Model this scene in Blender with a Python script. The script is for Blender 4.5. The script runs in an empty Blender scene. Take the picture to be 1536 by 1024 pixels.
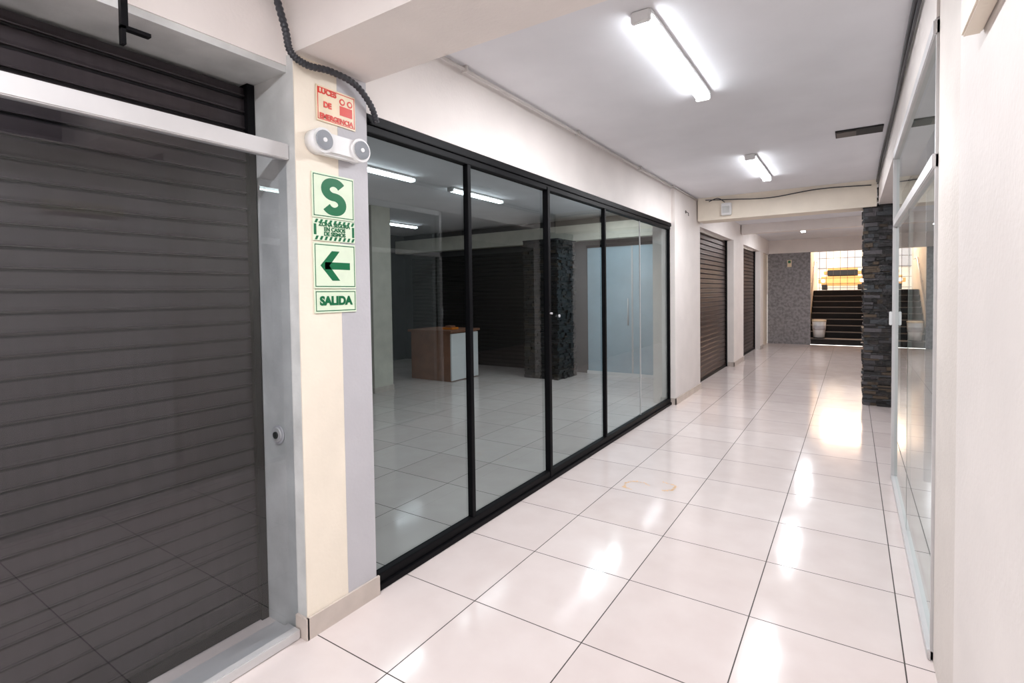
import bpy, bmesh, random
from math import *
from mathutils import Vector, Matrix
random.seed(4)
S=bpy.context.scene
S.view_settings.view_transform='Standard'
S.view_settings.exposure=0.0

# ---------------------------------------------------------------- materials
def nt(name):
    m=bpy.data.materials.new(name); m.use_nodes=True
    t=m.node_tree; b=t.nodes['Principled BSDF']
    return m,t,b
def mat(name,col,rough=0.5,metal=0.0,var=0.06,scale=6.0,bump=0.0,bscale=60,spec=0.5,stretch=None,lo=.3,hi=.7):
    m,t,b=nt(name); N=t.nodes; L=t.links
    b.inputs['Roughness'].default_value=rough; b.inputs['Metallic'].default_value=metal
    b.inputs['Specular IOR Level'].default_value=spec
    tc=N.new('ShaderNodeTexCoord'); mp=N.new('ShaderNodeMapping'); L.new(tc.outputs['Object'],mp.inputs[0])
    if stretch: mp.inputs['Scale'].default_value=stretch
    nz=N.new('ShaderNodeTexNoise'); nz.inputs['Scale'].default_value=scale; nz.inputs['Detail'].default_value=6
    L.new(mp.outputs[0],nz.inputs['Vector'])
    cr=N.new('ShaderNodeValToRGB')
    cr.color_ramp.elements[0].position=lo; cr.color_ramp.elements[1].position=hi
    cr.color_ramp.elements[0].color=tuple(max(0,c*(1-var)) for c in col)+(1,)
    cr.color_ramp.elements[1].color=tuple(min(1,c*(1+var*.5)) for c in col)+(1,)
    L.new(nz.outputs['Fac'],cr.inputs[0]); L.new(cr.outputs[0],b.inputs['Base Color'])
    if bump>0:
        n2=N.new('ShaderNodeTexNoise'); n2.inputs['Scale'].default_value=bscale; L.new(mp.outputs[0],n2.inputs['Vector'])
        bp=N.new('ShaderNodeBump'); bp.inputs['Strength'].default_value=bump; bp.inputs['Distance'].default_value=.01
        L.new(n2.outputs['Fac'],bp.inputs['Height']); L.new(bp.outputs[0],b.inputs['Normal'])
    return m
def emit(name,col,s):
    m=bpy.data.materials.new(name); m.use_nodes=True; t=m.node_tree
    t.nodes.clear(); e=t.nodes.new('ShaderNodeEmission'); e.inputs[0].default_value=col+(1,); e.inputs[1].default_value=s
    o=t.nodes.new('ShaderNodeOutputMaterial'); t.links.new(e.outputs[0],o.inputs[0]); return m
def glass(name,tint,base=.07,pw=5.0):
    m=bpy.data.materials.new(name); m.use_nodes=True; t=m.node_tree; N=t.nodes; L=t.links; N.clear()
    tr=N.new('ShaderNodeBsdfTransparent'); tr.inputs[0].default_value=tint+(1,)
    gl=N.new('ShaderNodeBsdfGlossy'); gl.inputs['Roughness'].default_value=0.0; gl.inputs[0].default_value=(.92,.96,.96,1)
    ge=N.new('ShaderNodeNewGeometry'); dt=N.new('ShaderNodeVectorMath'); dt.operation='DOT_PRODUCT'
    L.new(ge.outputs['Incoming'],dt.inputs[0]); L.new(ge.outputs['Normal'],dt.inputs[1])
    def M(op,a,b=None):
        n=N.new('ShaderNodeMath'); n.operation=op
        for i,v in enumerate([a,b]):
            if v is None: continue
            if isinstance(v,(int,float)): n.inputs[i].default_value=v
            else: L.new(v,n.inputs[i])
        return n.outputs[0]
    c=M('ABSOLUTE',dt.outputs['Value']); p=M('POWER',M('SUBTRACT',1.0,c),pw)
    f=M('ADD',M('MULTIPLY',p,1-base),base)
    mx=N.new('ShaderNodeMixShader'); L.new(f,mx.inputs[0]); L.new(tr.outputs[0],mx.inputs[1]); L.new(gl.outputs[0],mx.inputs[2])
    o=N.new('ShaderNodeOutputMaterial'); L.new(mx.outputs[0],o.inputs[0]); return m

def tile_mat():
    m,t,b=nt('porcelain_tile'); N=t.nodes; L=t.links
    tc=N.new('ShaderNodeTexCoord'); sp=N.new('ShaderNodeSeparateXYZ'); L.new(tc.outputs['Object'],sp.inputs[0])
    def M(op,a,b=None):
        n=N.new('ShaderNodeMath'); n.operation=op
        for i,v in enumerate([a,b]):
            if v is None: continue
            if isinstance(v,(int,float)): n.inputs[i].default_value=v
            else: L.new(v,n.inputs[i])
        return n.outputs[0]
    def line(o,off):
        f=M('FRACT',M('DIVIDE',M('ADD',o,off),.6))
        return M('GREATER_THAN',M('ABSOLUTE',M('SUBTRACT',f,.5)),.4955)
    g=M('MAXIMUM',line(sp.outputs[0],60+1.61),line(sp.outputs[1],60-2.67))
    fx=M('FLOOR',M('DIVIDE',M('ADD',sp.outputs[0],61.61),.6)); fy=M('FLOOR',M('DIVIDE',M('ADD',sp.outputs[1],57.33),.6))
    cb=N.new('ShaderNodeCombineXYZ'); L.new(fx,cb.inputs[0]); L.new(fy,cb.inputs[1])
    wn=N.new('ShaderNodeTexWhiteNoise'); L.new(cb.outputs[0],wn.inputs['Vector'])
    nz=N.new('ShaderNodeTexNoise'); nz.inputs['Scale'].default_value=5; nz.inputs['Detail'].default_value=8; L.new(tc.outputs['Object'],nz.inputs['Vector'])
    v=M('ADD',M('MULTIPLY',wn.outputs['Value'],.35),M('MULTIPLY',nz.outputs['Fac'],.65))
    cr=N.new('ShaderNodeValToRGB'); cr.color_ramp.elements[0].position=.2; cr.color_ramp.elements[1].position=.8
    cr.color_ramp.elements[0].color=(.62,.535,.51,1); cr.color_ramp.elements[1].color=(.71,.635,.61,1)
    L.new(v,cr.inputs[0])
    mx=N.new('ShaderNodeMix'); mx.data_type='RGBA'; L.new(g,mx.inputs[0]); L.new(cr.outputs[0],mx.inputs[6]); mx.inputs[7].default_value=(.05,.04,.035,1)
    L.new(mx.outputs[2],b.inputs['Base Color'])
    r=M('ADD',M('MULTIPLY',g,.5),M('ADD',M('MULTIPLY',nz.outputs['Fac'],.10),.065))
    L.new(r,b.inputs['Roughness'])
    b.inputs['Specular IOR Level'].default_value=.36
    n3=N.new('ShaderNodeTexNoise'); n3.inputs['Scale'].default_value=3.5; L.new(tc.outputs['Object'],n3.inputs['Vector'])
    hgt=M('ADD',M('MULTIPLY',g,-1.0),M('MULTIPLY',n3.outputs['Fac'],1.2))
    bp=N.new('ShaderNodeBump'); bp.inputs['Strength'].default_value=.2; bp.inputs['Distance'].default_value=.002
    L.new(hgt,bp.inputs['Height']); L.new(bp.outputs[0],b.inputs['Normal'])
    return m
M_tile=tile_mat()
M_ceil=mat('ceiling_paint',(.77,.77,.80),.8,var=.05,scale=2,bump=.05)
M_white=mat('white_wall_paint',(.83,.775,.74),.6,var=.05,scale=3,bump=.12)
M_cream=mat('cream_wall_paint',(.86,.78,.66),.55,var=.06,scale=4,bump=.15)
M_pil=mat('pilaster_paint',(.74,.68,.63),.55,var=.06,scale=4,bump=.15)
M_greyp=mat('grey_wall_paint',(.51,.50,.525),.55,var=.05,scale=4,bump=.15)
M_reveal=mat('reveal_paint',(.61,.62,.61),.5,var=.2,scale=5,bump=.1)
M_base=mat('baseboard_tile',(.55,.48,.43),.3,var=.12,scale=8)
M_black=mat('black_aluminium',(.003,.003,.004),.5,metal=.0,var=.1,spec=.12)
M_alu=mat('silver_aluminium',(.63,.62,.62),.4,metal=.3,var=.05)
M_shut=mat('shutter_steel',(.028,.022,.025),.28,metal=.15,var=.25,scale=3,stretch=(1,14,.6),spec=.5)
M_shut2=mat('shutter_steel_brown',(.065,.036,.03),.36,metal=.8,var=.35,scale=4,spec=.35)
M_dark=mat('dark_gap',(.006,.006,.007),.6)
M_plastic=mat('white_plastic',(.8,.8,.8),.35,var=.02)
M_conduit=mat('grey_pvc',(.55,.52,.5),.4,var=.08)
M_rubber=mat('corrugated_black_pvc',(.03,.032,.04),.4)
M_signw=mat('sign_cream',(.74,.84,.66),.35,var=.04,scale=20)
M_signg=mat('sign_green',(.0,.14,.05),.4,var=.03)
M_signr=mat('sign_red',(.68,.03,.01),.4,var=.05)
M_signp=mat('sign_plate_pale',(.84,.70,.50),.4,var=.1,scale=15)
M_granite=mat('granite',(.25,.24,.25),.55,var=.30,scale=14,lo=.38,hi=.6)
M_stairm=mat('stair_black',(.010,.009,.009),.5,var=.3,spec=.2)
M_nos=mat('stair_nosing',(.09,.075,.07),.5)
M_gun=mat('interior_blue_grey_panel',(.40,.53,.61),.35,var=.12,scale=2)
M_brown=mat('brown_board',(.28,.13,.08),.5,var=.2,scale=5)
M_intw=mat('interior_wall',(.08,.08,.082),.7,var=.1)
M_intf=mat('interior_cream',(.60,.57,.49),.7,var=.1)
M_orange=mat('orange_paper',(.8,.25,.02),.5)
M_yellow=mat('yellow_paint',(.80,.42,.14),.4)
M_facade=mat('facade_cream',(.88,.81,.70),.7,var=.2,scale=1.5)
M_stain=mat('glue_residue',(.70,.45,.24),.5,var=.2,scale=30)
M_glassL=glass('tinted_storefront_glass',(.66,.73,.73),.06,4.6)
M_glassS=glass('clear_glass_shopfront',(.80,.82,.84),.06)
M_glassR=glass('clear_glass_green',(.76,.83,.80),.06,5)
M_lens=mat('lamp_lens',(.45,.48,.52),.08,metal=.5)
M_tube=emit('tube_light',(.93,.96,1.0),28)
M_tubeI=emit('tube_light_interior',(.9,.95,1.0),16)

# ---------------------------------------------------------------- builder
class B:
    def __init__(s): s.bm=bmesh.new(); s.mats=[]
    def mi(s,m):
        if m not in s.mats: s.mats.append(m)
        return s.mats.index(m)
    def box(s,x0,x1,y0,y1,z0,z1,m,bev=0):
        vs=[s.bm.verts.new(p) for p in [(x0,y0,z0),(x1,y0,z0),(x1,y1,z0),(x0,y1,z0),(x0,y0,z1),(x1,y0,z1),(x1,y1,z1),(x0,y1,z1)]]
        k=s.mi(m); fs=[]
        for f in [(0,3,2,1),(4,5,6,7),(0,1,5,4),(1,2,6,5),(2,3,7,6),(3,0,4,7)]:
            q=s.bm.faces.new([vs[i] for i in f]); q.material_index=k; fs.append(q)
        if bev:
            es={e for f in fs for e in f.edges}
            r=bmesh.ops.bevel(s.bm,geom=list(es),offset=bev,segments=2,affect='EDGES')
            for f in r['faces']: f.material_index=k
        return s
    def quad(s,pts,m):
        f=s.bm.faces.new([s.bm.verts.new(p) for p in pts]); f.material_index=s.mi(m); return f
    def cyl(s,c,r,h,m,axis='Z',r2=None,seg=24):
        rot={'Z':Matrix(),'X':Matrix.Rotation(pi/2,4,'Y'),'Y':Matrix.Rotation(-pi/2,4,'X')}[axis]
        g=bmesh.ops.create_cone(s.bm,cap_ends=True,segments=seg,radius1=r,radius2=r if r2 is None else r2,depth=h,matrix=Matrix.Translation(c)@rot)
        k=s.mi(m)
        for f in {f for v in g['verts'] for f in v.link_faces}: f.material_index=k; f.smooth=len(f.verts)==4
        return s
    def sweep(s,pts,r,m,seg=10):
        pts=[Vector(p) for p in pts]; k=s.mi(m); rings=[]
        for i,p in enumerate(pts):
            d=(pts[min(i+1,len(pts)-1)]-pts[max(i-1,0)]).normalized()
            a=d.cross(Vector((0.13,0.31,1))).normalized(); b=d.cross(a)
            rr=r(i) if callable(r) else r
            rings.append([s.bm.verts.new(p+rr*(cos(t*2*pi/seg)*a+sin(t*2*pi/seg)*b)) for t in range(seg)])
        for A,C in zip(rings,rings[1:]):
            for t in range(seg):
                f=s.bm.faces.new([A[t],A[(t+1)%seg],C[(t+1)%seg],C[t]]); f.material_index=k; f.smooth=True
        for R in (rings[0],rings[-1]):
            f=s.bm.faces.new(R); f.material_index=k
        return s
    def done(s,name,parent=None,recalc=True):
        if recalc: bmesh.ops.recalc_face_normals(s.bm,faces=s.bm.faces)
        me=bpy.data.meshes.new(name); s.bm.to_mesh(me); s.bm.free()
        for m in s.mats: me.materials.append(m)
        o=bpy.data.objects.new(name,me); S.collection.objects.link(o)
        if parent: o.parent=parent
        return o
def catmull(P,n=10):
    P=[Vector(p) for p in P]; out=[]
    for i in range(len(P)-1):
        p0=P[max(i-1,0)];p1=P[i];p2=P[i+1];p3=P[min(i+2,len(P)-1)]
        for k in range(n):
            t=k/n
            out.append(.5*((2*p1)+(-p0+p2)*t+(2*p0-5*p1+4*p2-p3)*t*t+(-p0+3*p1-3*p2+p3)*t**3))
    out.append(P[-1]); return out
def text(name,body,loc,size,m,parent,ext=.0015,sx=1.0,bold=0.0,rot=(pi/2,0,pi/2)):
    c=bpy.data.curves.new(name,'FONT'); c.body=body; c.size=size; c.extrude=ext; c.offset=bold
    c.align_x='CENTER'; c.align_y='CENTER'; c.space_line=.85
    o=bpy.data.objects.new(name,c); o.location=loc; o.rotation_euler=rot; o.scale=(sx,1,1)
    c.materials.append(m); S.collection.objects.link(o); o.parent=parent; return o

CZ=3.0; BZ=2.65
# ---------------------------------------------------------------- shell
B().box(-9.2,4.2,-5,16.95,-.12,0,M_tile).done('floor')
B().box(-9.2,4.2,-5,16.95,CZ,CZ+.15,M_ceil).done('ceiling')
B().box(-9.2,4.2,-5.2,-5,0,CZ,M_white).done('wall_back')
B().box(-9.3,-9.2,-5.2,17.1,0,CZ,M_intw).done('wall_outer_west')
B().box(4.2,4.3,-5.2,17.1,0,CZ,M_intw).done('wall_outer_east')

# beams
B().box(-2.6,.6,1.43,1.84,BZ,CZ,M_white).done('trim_beam_front')
B().box(-2.02,.26,8.38,8.75,BZ,CZ,M_cream).done('trim_beam_middle')
B().box(-2.04,.6,12.3,12.55,2.8,CZ,M_white).done('trim_beam_rear')

# left pillars and walls
w=B()
w.box(-2.6,-2.08,1.43,1.66,0,BZ,M_cream); w.box(-2.6,-2.079,1.66,1.84,0,BZ,M_greyp)
w.quad([(-2.6,1.4295,0),(-2.085,1.4295,0),(-2.085,1.4295,BZ),(-2.6,1.4295,BZ)],M_reveal)
w.done('pillar',recalc=False)
B().box(-2.25,-2.09,1.84,7.2,2.505,CZ,M_white).done('wall_left_over_storefront')
B().box(-2.35,-2.04,7.2,8.6,0,CZ,M_white).done('pillar')
B().box(-2.35,-2.04,11.42,12.55,0,2.6,M_white).done('pillar')
B().box(-2.35,-2.04,15.1,15.6,0,2.6,M_white).done('pillar')
B().box(-2.35,-2.06,8.6,16.95,2.60,CZ,M_white).done('wall_left_over_shutters')
B().box(-2.35,-2.1,15.6,16.9,0,2.6,M_cream).done('wall_left_far_end')
HB=2.575
w=B(); w.box(-2.5,-2.13,-5,1.43,HB+.03,CZ,M_white); w.box(-2.5,-2.135,-5,1.43,HB,HB+.03,M_reveal); w.done('wall_left_over_front')
B().box(-2.5,-2.13,-5,-1.64,0,HB,M_white).done('wall_left_front')
b=B()
b.box(-2.078,-2.066,1.42,1.852,0,.10,M_base); b.box(-2.15,-2.066,1.415,1.428,0,.10,M_base)
b.done('baseboard_left')
b=B(); b.box(-2.038,-2.025,7.18,8.62,0,.09,M_base); b.box(-2.10,-2.025,7.18,7.198,0,.09,M_base); b.done('baseboard_left')
b=B(); b.box(-2.038,-2.025,11.4,12.57,0,.09,M_base); b.box(-2.15,-2.025,11.4,11.418,0,.09,M_base); b.done('baseboard_left')
b=B(); b.box(-2.038,-2.025,15.08,15.6,0,.09,M_base); b.done('baseboard_left')

# ---------------------------------------------------------------- roller shutters
def shutter(name,x,y0,y1,z0,z1,pitch,m,dirn=1,depth=.012,guide=True,axis='X',gap=M_dark,gw=.05):
    b=B(); k=b.mi(m); k2=b.mi(gap); prof=[]
    z=z0
    while z<z1-.001:
        for dz,dx,kk in [(0,-.004,k2),(.07,-.004,k),(.075,.9*depth,k),(.12,depth,k),(.16,.55*depth,k),(.30,.45*depth,k),(.60,.45*depth,k),(.88,.40*depth,k),(.93,.2*depth,k2)]:
            zz=z+dz*pitch
            if zz<z1: prof.append((dx*dirn,zz,kk))
        z+=pitch
    prev=None; pk=k
    for dx,zz,kk in prof:
        if axis=='X': a=b.bm.verts.new((x+dx,y0,zz)); c=b.bm.verts.new((x+dx,y1,zz))
        else: a=b.bm.verts.new((y0,x+dx,zz)); c=b.bm.verts.new((y1,x+dx,zz))
        if prev:
            f=b.bm.faces.new([prev[0],prev[1],c,a]); f.material_index=pk
        prev=(a,c); pk=kk
    if guide and axis=='X':
        b.box(x-.03,x+.035,y0-gw,y0,z0,z1,M_black); b.box(x-.03,x+.035,y1,y1+gw,z0,z1,M_black)
    if axis=='X': b.box(min(x,x+.02*dirn),max(x,x+.02*dirn),y0,y1,z0,z0+.05,M_black)
    return b.done(name)
shutter('roller_shutter',-2.42,-1.58,1.392,.003,HB-.002,.076,M_shut,gw=.035)
B().box(-2.6,-2.46,-1.6,1.428,0,HB,M_dark).done('wall_left_behind_shutter')
shutter('roller_shutter',-2.2,8.66,11.37,0,2.59,.085,M_shut2,depth=.016)
shutter('roller_shutter',-2.2,12.6,15.05,0,2.59,.085,M_shut2,depth=.016)

# front shopfront frame (silver)
f=B()
f.box(-2.17,-2.125,-1.6,1.428,2.185,2.255,M_alu,.004)
f.box(-2.20,-2.11,-1.6,1.412,0.001,.045,M_alu,.004)
f.box(-2.30,-2.20,-1.6,1.412,0.001,.02,M_alu)
f.box(-2.17,-2.125,-1.6,-1.56,0.04,2.57,M_alu)
f.quad([(-2.148,-1.56,.045),(-2.148,1.426,.045),(-2.148,1.426,2.185),(-2.148,-1.56,2.185)],M_glassS)
f.done('shopfront_glass_panel',recalc=False)
l=B(); l.cyl((-2.262,1.424,.92),.045,.008,M_greyp,'Y'); l.cyl((-2.262,1.418,.92),.034,.010,M_alu,'Y'); l.cyl((-2.262,1.410,.92),.016,.008,M_dark,'Y'); l.done('door_lock')
b=B(); b.box(-2.01,-1.99,.745,.765,2.46,2.998,M_black)
b.box(-2.012,-1.988,.745,.83,2.45,2.462,M_black); b.box(-2.012,-1.988,.745,.757,2.40,2.46,M_black)
b.done('hanging_bracket')

# ---------------------------------------------------------------- main black storefront
f=B(); X0,X1=-2.16,-2.10
f.box(X0,X1,1.845,7.195,2.415,2.455,M_black,.003); f.box(X0,X1+.014,1.845,7.195,2.455,2.502,M_black,.003)
f.box(X0,X1+.015,1.845,7.195,.001,.035,M_black,.003); f.box(X0+.01,X1,1.845,7.195,.035,.085,M_black,.003)
for y,wd in [(1.852,.009),(2.72,.019),(3.77,.021),(4.96,.017),(7.18,.014)]:
    f.box(X0+.015,X1-.005+(.01 if y==3.77 else 0),y-wd,y+wd,.03,2.44,M_black,.003)
f.box(-2.14,-2.127,6.05,6.058,.08,2.44,M_alu)
f.quad([(-2.133,1.86,.08),(-2.133,7.18,.08),(-2.133,7.18,2.44),(-2.133,1.86,2.44)],M_glassL)
sd=f.done('storefront_sliding_doors',recalc=False)
l=B(); l.cyl((-2.085,3.77,1.40),.008,.02,M_greyp,'X'); l.cyl((-2.122,3.98,1.37),.013,.01,M_greyp,'X'); l.done('latch',sd)

# ---------------------------------------------------------------- interior of left shop
B().box(-9.2,-2.36,9.25,9.45,0,CZ,M_intw).done('wall_shop_rear')
B().box(-9.2,-2.6,1.5,1.7,0,CZ,M_intw).done('wall_shop_partition')
p=B(); p.box(-4.28,-3.4,9.2,9.249,.06,2.42,M_gun); p.box(-3.37,-2.4,9.2,9.249,.06,2.42,M_gun); p.box(-4.3,-2.36,9.19,9.249,0,.06,M_plastic)
p.box(-4.3,-2.36,9.19,9.249,2.42,2.47,M_black); p.box(-3.4,-3.37,9.19,9.249,.06,2.42,M_alu)
p.cyl((-3.46,9.17,1.2),.012,.5,M_alu); p.done('door_1')
B().box(-9.2,-2.36,8.95,9.17,2.55,2.85,M_intf).done('trim_shop_beam')
shutter('roller_shutter',9.2,-8.9,-5.6,0,2.45,.085,M_stairm,dirn=-1,guide=False,axis='Y')
p=B(); p.box(-6.75,-6.38,5.7,6.1,0,CZ,M_intf); p.box(-6.76,-6.37,5.69,6.11,0,.09,M_base); p.done('pillar')
c=B(); c.box(-6.95,-6.0,7.12,7.9,0,.88,M_brown); c.box(-5.998,-5.97,7.12,7.9,.02,.86,M_plastic); c.box(-7.0,-5.95,7.08,7.95,.88,.92,M_brown,.005)
c.done('counter')
c=B(); c.box(-6.35,-6.1,7.3,7.5,.921,.96,M_orange,.01); c.box(-6.3,-6.15,7.33,7.47,.96,.99,M_brown,.01); c.done('boxes_on_counter')

# ---------------------------------------------------------------- stacked stone pillars and a modelled reflection
def stone_mat():
    m,t,b=nt('stacked_slate'); N=t.nodes;L=t.links
    a=N.new('ShaderNodeVertexColor'); a.layer_name='Col'; L.new(a.outputs[0],b.inputs['Base Color'])
    b.inputs['Roughness'].default_value=.38
    n=N.new('ShaderNodeTexNoise'); n.inputs['Scale'].default_value=30; bp=N.new('ShaderNodeBump'); bp.inputs['Strength'].default_value=.6; bp.inputs['Distance'].default_value=.01
    tc=N.new('ShaderNodeTexCoord'); L.new(tc.outputs['Object'],n.inputs['Vector'])
    L.new(n.outputs['Fac'],bp.inputs['Height']); L.new(bp.outputs[0],b.inputs['Normal']); return m
M_stone=stone_mat()
def stone(name,x0,x1,y0,y1,z1,k=.5):
    b=B(); bm=b.bm; cl=bm.loops.layers.float_color.new('Col')
    def bx(*a,core=False):
        n0=len(bm.faces); b.box(*a,M_stone); bm.faces.ensure_lookup_table()
        g=random.choice([(.03,.028,.028),(.07,.065,.07),(.14,.13,.14),(.012,.012,.012),(.13,.09,.055),(.08,.09,.10),(.05,.04,.035),(.02,.02,.02)])
        g=tuple(v*k for v in g)
        if core: g=(.002,.002,.002)
        for f in bm.faces[n0:]:
            for lo in f.loops: lo[cl]=g+(1,)
    bx(x0+.035,x1-.035,y0+.035,y1-.035,0,z1,core=True)
    z=0
    while z<z1-.01:
        hh=min(random.choice([.02,.03,.04,.055]),z1-z)
        for side in range(4):
            lo,hi=(x0,x1) if side%2==0 else (y0,y1)
            t=lo
            while t<hi-.001:
                w_=min(random.uniform(.06,.2),hi-t); d=random.uniform(-.015,.03)
                g=.003
                if side==0: bx(t,t+w_-g,y0-d,y0+.04,z+g,z+hh)
                if side==2: bx(t,t+w_-g,y1-.04,y1+d,z+g,z+hh)
                if side==3: bx(x0-d,x0+.04,t,t+w_-g,z+g,z+hh)
                if side==1: bx(x1-.04,x1+d,t,t+w_-g,z+g,z+hh)
                t+=w_
        z+=hh
    return b.done(name)
stone('stone_pillar_reflection',.13,.60,8.42,8.78,BZ,.6)
stone('stone_pillar_reflection',.29,.60,8.42,8.78,CZ-.002,.3)
stone('stone_pillar_reflection',-5.10,-4.40,8.2,8.9,2.54,.2)  # solid stand-in for the real pillar's reflection in the storefront glass

# ---------------------------------------------------------------- right side
RX=.29
B().box(RX,.75,1.97,2.74,0,CZ,M_pil).done('wall_right_front')
B().box(RX-.035,.75,-4.9,1.97,0,BZ,M_white).done('wall_right_near')
B().box(RX-.075,RX-.037,1.2,1.66,2.17,2.25,M_cream,.004).done('trim_right_ledge')
B().box(RX-.01,RX+.18,2.75,8.38,2.67,CZ,M_white).done('wall_right_header')
f=B()
f.box(RX-.02,RX+.03,2.745,5.25,2.60,2.66,M_alu,.004)
f.box(RX-.02,RX+.03,2.745,5.25,2.06,2.12,M_alu,.004)
f.box(RX-.02,RX+.03,2.745,5.25,0.001,.045,M_alu,.004)
f.box(RX-.02,RX+.035,5.20,5.25,0.001,2.66,M_alu,.004)
f.box(RX-.01,RX+.03,2.745,2.765,0,2.66,M_alu,.002)
f.box(RX-.0,RX+.02,4.05,4.075,0.045,2.06,M_alu)
f.quad([(RX,2.76,.04),(RX,2.76,2.6),(RX,5.20,2.6),(RX,5.20,.04)],M_glassR)
f.box(RX-.04,RX-.02,5.2,5.235,1.27,1.38,M_plastic,.004)
f.done('shopfront_glass_partition',recalc=False)
B().box(RX+.2,4.2,5.3,5.36,0,CZ,M_greyp).done('wall_right_shop_rear')
B().box(.75,4.2,2.5,2.74,0,CZ,M_intw).done('wall_right_shop_front')
B().box(.64,.8,8.5,16.9,0,CZ,M_white).done('wall_right_rear')

# ---------------------------------------------------------------- far end
B().box(-2.35,1.0,16.9,17.1,2.62,CZ,M_white).done('wall_far_header')
B().box(-2.1,-1.0,16.92,17.05,0,2.62,M_granite).done('wall_far_granite')
B().box(.62,1.0,16.92,17.05,0,2.62,M_granite).done('wall_far_east')
B().box(-1.25,-1.07,17.1,22,0,4.0,M_cream).done('wall_stair_west')
B().box(.77,.95,17.1,22,0,4.0,M_cream).done('wall_stair_east')
B().box(-1.25,.95,17.0,20.2,4.0,4.2,M_ceil).done('ceiling_stair')
B().box(-1.25,.95,17.1,17.2,3.0,4.0,M_cream).done('wall_stair_header')
s=B(); n=9; r=.17
ys=[17.06]+[17.50+i*.27 for i in range(n-1)]
for i in range(n):
    s.box(-1.05,.75,ys[i],22,i*r+.001,(i+1)*r-.02,M_stairm); s.box(-1.05,.75,ys[i]-.015,22,(i+1)*r-.02,(i+1)*r,M_nos)
s.done('staircase')
hr=B(); hr.sweep([(-1.03,17.2,1.0),(-1.03,19.7,.95+n*r),(-1.03,20.6,.95+n*r)],.022,M_alu)
for i in (1,4,7): hr.sweep([(-1.065,17.2+i*.3,1.08+i*.17),(-1.03,17.2+i*.3,1.08+i*.17)],.012,M_alu)
hr.done('handrail')
bn=B(); bx_,by_,bz_=-.80,17.26,.171
bn.cyl((bx_,by_,bz_+.25),.14,.46,M_plastic,'Z',r2=.175); bn.cyl((bx_,by_,bz_+.50),.18,.045,M_signp); bn.cyl((bx_,by_,bz_+.011),.15,.02,M_dark)
bn.cyl((bx_,by_,bz_+.30),.167,.12,M_greyp,'Z',r2=.17); bn.done('trash_bin')
# exterior
B().box(-8,8,22,32,1.40,1.52,M_greyp).done('ground_street')
fc=B(); fc.box(-8,8,31,31.3,1.52,7,M_facade)
for i in range(-3,4): fc.box(i*1.5-.35,i*1.5+.35,30.95,31.0,2.6,4.2,M_greyp)
fc.done('wall_facade_across')
g=B()
for i in range(9): g.box(-1.0+i*.21,-.988+i*.21,21.6,21.612,1.53,4.0,M_nos)
for z in (1.6,1.95,2.3,2.65,3.0,3.5,3.9): g.box(-1.05,.75,21.6,21.612,z,z+.014,M_nos)
g.done('gate')
c=B(); c.box(-1.35,.55,28.2,30.4,1.72,2.15,M_yellow,.12); c.box(-1.15,.35,28.6,30.2,2.12,2.55,M_yellow,.15); c.box(-1.0,.2,28.57,28.65,2.18,2.45,M_dark,.02)
for x in (-1.1,.3): c.cyl((x,28.5,1.72),.19,.22,M_dark,'X')
for x in (-1.15,.35): c.cyl((x,28.19,1.95),.09,.03,M_plastic,'Y')
c.done('car')
# ---------------------------------------------------------------- fixtures
def fixture(x,y0,y1,inner=M_tube,z=CZ):
    b=B(); b.box(x-.055,x+.055,y0,y1,z-.025,z-.001,M_plastic,.004)
    b.box(x-.05,x+.05,y0-.012,y0+.02,z-.06,z-.001,M_plastic,.006); b.box(x-.05,x+.05,y1-.02,y1+.012,z-.06,z-.001,M_plastic,.006)
    for dx in (-.026,.026): b.cyl((x+dx,(y0+y1)/2,z-.04),.016,y1-y0-.04,inner,'Y',seg=12)
    return b.done('fluorescent_ceiling_light')
fixture(-.91,2.62,3.95); fixture(-.91,6.0,7.3); fixture(-1.0,13.2,14.4)
fixture(-.91,-.9,.4); fixture(-.91,-3.8,-2.5); fixture(-.9,9.6,10.8)
for x,y in [(-4.5,3.5),(-4.5,5.4),(-7.6,6.8),(-3.4,7.2)]: fixture(x,y,y+1.2,M_tubeI)  # last fixture is added to brighten the shop's rear doors
fixture(2.0,3.2,4.4,M_tubeI)
def area(name,loc,sx,sy,e,col,rot=(0,0,0)):
    l=bpy.data.lights.new(name,'AREA'); l.shape='RECTANGLE'; l.size=sx; l.size_y=sy; l.energy=e; l.color=col
    o=bpy.data.objects.new(name,l); o.location=loc; o.rotation_euler=rot; S.collection.objects.link(o); return o
for y,e in [(3.28,50),(6.65,50),(13.8,32),(-.25,58),(-3.1,52),(10.2,26)]:
    area('tube_glow',(-.91,y,CZ-.064),.10,1.2,e,(.96,.965,1.0))
for x,y,e in [(-4.5,4.1,12),(-3.4,7.8,32),(2.0,3.8,14)]:  # the second belongs to the added fixture lighting the rear doors
    area('tube_glow_shop',(x,y,CZ-.064),.10,1.2,e,(.90,.96,1.0))
area('daylight_stairwell',(-.1,21.2,3.6),1.6,1.0,100,(1,.64,.42),(radians(-70),0,0))

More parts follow.
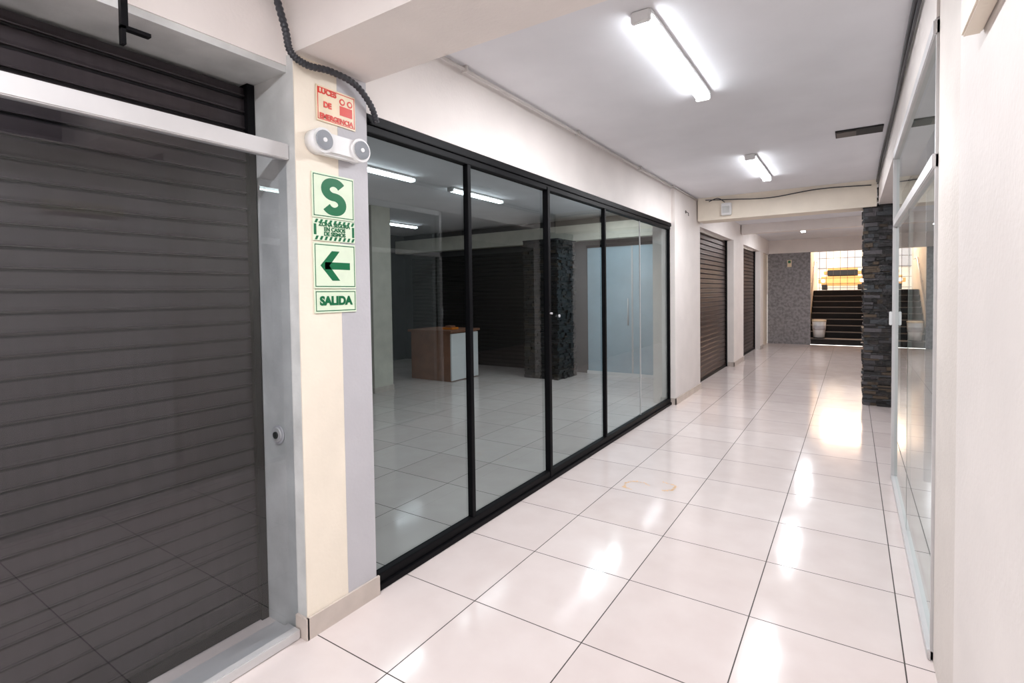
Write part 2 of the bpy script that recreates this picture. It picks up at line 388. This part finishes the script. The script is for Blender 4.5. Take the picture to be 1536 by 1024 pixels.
# ---------------------------------------------------------------- conduits and cables
P=catmull([(-2.10,1.34,2.99),(-2.085,1.36,2.86),(-2.05,1.375,2.72),(-2.045,1.395,2.63),(-2.04,1.47,2.60),(-2.04,1.6,2.615),(-2.04,1.74,2.60),(-2.045,1.84,2.53),(-2.06,1.89,2.46)],24)
B().sweep(P,lambda i:.0165 if i%4<2 else .0135,M_rubber,12).done('corrugated_conduit')
b=B(); b.sweep([(-2.04,1.9,2.975),(-2.04,7.18,2.975)],.011,M_conduit)
for y in (2.6,4.2,5.8,7.1): b.box(-2.06,-2.02,y,y+.02,2.96,2.999,M_conduit)
b.sweep([(-2.022,7.18,2.975),(-2.022,8.36,2.975)],.011,M_conduit)
b.done('conduit_ceiling')
b=B(); b.sweep(catmull([(.26,1.9,2.98),(.25,3.5,2.97),(.265,5,2.98),(.25,6.8,2.965),(.26,8.36,2.97)],8),.012,M_rubber)
b.sweep(catmull([(.265,1.9,2.94),(.262,4,2.945),(.265,6,2.93),(.265,8.36,2.94)],8),.008,M_rubber); b.done('cable_ceiling')
b=B(); b.sweep(catmull([(.2,8.36,2.93),(-.4,8.36,2.95),(-1.0,8.36,2.90),(-1.5,8.36,2.93),(-1.9,8.36,2.96)],8),.007,M_rubber)
b.sweep(catmull([(-1.62,8.36,2.90),(-1.72,8.36,2.97),(-1.85,8.36,2.93)],6),.006,M_rubber); b.done('cable_beam')
b=B(); b.box(-1.66,-1.52,8.29,8.379,2.70,2.88,M_plastic,.01); b.box(-1.64,-1.54,8.283,8.29,2.73,2.83,M_reveal); b.done('wall_speaker')
b=B(); b.box(-.14,.22,5.6,5.82,2.985,2.999,M_dark); b.box(-.13,.02,5.62,5.80,2.98,2.986,M_nos); b.done('ceiling_vent')
b=B(); b.cyl((-2.036,7.75,2.72),.022,.008,M_nos,'X'); b.sweep([(-2.03,7.75,2.72),(-2.0,7.75,2.70),(-2.0,7.76,2.66)],.005,M_nos); b.done('wall_hook')

# ---------------------------------------------------------------- signs
def plate(b,y0,y1,z0,z1,m,edge=None):
    b.box(-2.0785,-2.074,y0,y1,z0,z1,m,.001)
    if edge:
        for a in [(y0+.006,y1-.006,z1-.012,z1-.008),(y0+.006,y1-.006,z0+.008,z0+.012),(y0+.006,y0+.01,z0+.008,z1-.008),(y1-.01,y1-.006,z0+.008,z1-.008)]:
            b.box(-2.0745,-2.0735,*a,edge)
TX=-2.0735
Y0,Y1=1.505,1.745; YC=(Y0+Y1)/2
b=B(); plate(b,Y0,Y1,1.935,2.145,M_signw,M_signg); 
plate(b,Y0,Y1,1.828,1.932,M_signw,None)
for i in range(9):
    y=Y0+.008+i*.026
    for z0,z1 in ((1.91,1.928),(1.832,1.85)):
        b.quad([(TX,y,z0),(TX,y+.013,z0),(TX,y+.022,z1),(TX,y+.009,z1)],M_signg)
for y in (Y0+.004,Y1-.018): b.quad([(TX,y,1.855),(TX,y+.014,1.855),(TX,y+.014,1.905),(TX,y,1.905)],M_signg)
# bold S ribbon
pts=[]
cx,cz,rx,rz=YC,2.04,.047,.0345
for k in range(0,25):
    a=radians(25+k*(245/24)); pts.append((cx+rx*cos(a),cz+rz+rz*sin(a)))
for k in range(1,25):
    a=radians(90-k*(245/24)); pts.append((cx+rx*cos(a),cz-rz+rz*sin(a)))
pr=None; hw=.0245
for i,(y,z) in enumerate(pts):
    y0,z0=pts[max(i-1,0)]; y1,z1=pts[min(i+1,len(pts)-1)]
    d=Vector((y1-y0,z1-z0)).normalized(); nn=Vector((-d.y,d.x))
    lat=hw*(.55+.45*abs(nn.x)**.5) if abs(nn.x)>.2 else hw*.8
    nn=nn*(hw*(.78+.22*abs(nn.x)))
    A=b.bm.verts.new((TX,y+nn.x,z+nn.y)); C=b.bm.verts.new((TX,y-nn.x,z-nn.y))
    if pr:
        f=b.bm.faces.new([pr[0],A,C,pr[1]]); f.material_index=b.mi(M_signg)
    pr=(A,C)
so=b.done('exit_sign',recalc=False)
text('small_text','ZONA SEGURA\nEN CASOS\nDE SISMOS',(TX,YC,1.883),.026,M_signg,so,bold=.0008)
b=B(); plate(b,Y0,Y1,1.605,1.82,M_signw,M_signg); plate(b,Y0,Y1,1.49,1.60,M_signw,M_signg)
zc=1.7125
b.box(-2.0745,TX,YC-.06,YC+.085,zc-.017,zc+.017,M_signg)
for sg in (1,-1):
    pts=[(TX,YC-.085,zc),(TX,YC-.02,zc+.07*sg),(TX,YC+.025,zc+.07*sg),(TX,YC-.035,zc)]
    if sg==-1: pts=pts[::-1]
    b.quad(pts,M_signg)
so=b.done('exit_sign',recalc=False)
text('salida','SALIDA',(TX,YC,1.545),.056,M_signg,so,bold=.0028,sx=1.0)
b=B(); plate(b,1.54,1.765,2.385,2.55,M_signp,M_signr)
b.box(-2.0745,TX,1.67,1.745,2.44,2.485,M_signr)
for y in (1.685,1.73): b.cyl((-2.0735,y,2.505),.016,.002,M_signr,'X')
for y in (1.685,1.73): b.cyl((-2.0725,y,2.505),.009,.002,M_signp,'X')
so=b.done('emergency_light_sign')
text('line_1','LUCES',(TX,1.60,2.525),.036,M_signr,so,bold=.0016)
text('line_2','DE',(TX,1.60,2.465),.036,M_signr,so,bold=.0016)
text('line_3','EMERGENCIA',(TX,1.652,2.41),.032,M_signr,so,bold=.0014)
b=B(); b.box(-2.0785,-2.022,1.505,1.765,2.222,2.325,M_plastic,.014)
for y in (1.53,1.745):
    b.cyl((-2.045,y,2.278),.056,.066,M_plastic,'X'); b.cyl((-2.008,y,2.278),.044,.006,M_lens,'X'); b.cyl((-2.003,y,2.278),.010,.006,M_plastic,'X')
so=b.done('emergency_light')
b=B(); b.box(-1.58,-1.47,16.905,16.918,2.22,2.42,M_signp); b.box(-1.56,-1.49,16.9,16.905,2.33,2.40,M_signg); b.done('notice_sign')

# glue stain on floor
b=B()
def ring(cx,cy,r0,r1,a0,a1,n=40):
    pr=None
    for i in range(n+1):
        a=a0+(a1-a0)*i/n; j=random.uniform(-.01,.01); w_=random.uniform(.1,1)
        A=b.bm.verts.new((cx+(r0+j)*cos(a),cy+(r0+j)*sin(a),.0008)); C=b.bm.verts.new((cx+(r0+j+(r1-r0)*w_)*cos(a),cy+(r0+j+(r1-r0)*w_)*sin(a),.0008))
        if pr and random.random()>.12:
            f=b.bm.faces.new([pr[0],pr[1],C,A]); f.material_index=b.mi(M_stain)
        pr=(A,C)
ring(-1.45,4.02,.09,.125,.6,4.6); ring(-1.27,4.12,.08,.11,-1.4,1.9)
b.done('floor_stain')

# ---------------------------------------------------------------- world
wd=bpy.data.worlds.new('world'); S.world=wd; wd.use_nodes=True
bg=wd.node_tree.nodes['Background']; bg.inputs[0].default_value=(1,.94,.87,1); bg.inputs[1].default_value=3.4

# ---------------------------------------------------------------- camera
f_,yaw,pit,rol,sh=779.2347,0.5805,-0.0302,-0.0137,-48.5845
F=Vector((-sin(yaw)*cos(pit),cos(yaw)*cos(pit),sin(pit))); R=Vector((cos(yaw),sin(yaw),0)); U=R.cross(F)
R2=R*cos(rol)+U*sin(rol); U2=-R*sin(rol)+U*cos(rol)
cd=bpy.data.cameras.new('camera'); cam=bpy.data.objects.new('camera',cd); S.collection.objects.link(cam)
mw=Matrix((( R2.x,U2.x,-F.x,0),(R2.y,U2.y,-F.y,0),(R2.z,U2.z,-F.z,1.57),(0,0,0,1)))
cam.matrix_world=mw
cd.sensor_width=36; cd.lens=f_/1536*36; cd.shift_y=sh/1536; cd.clip_start=.02; cd.clip_end=200
S.camera=cam
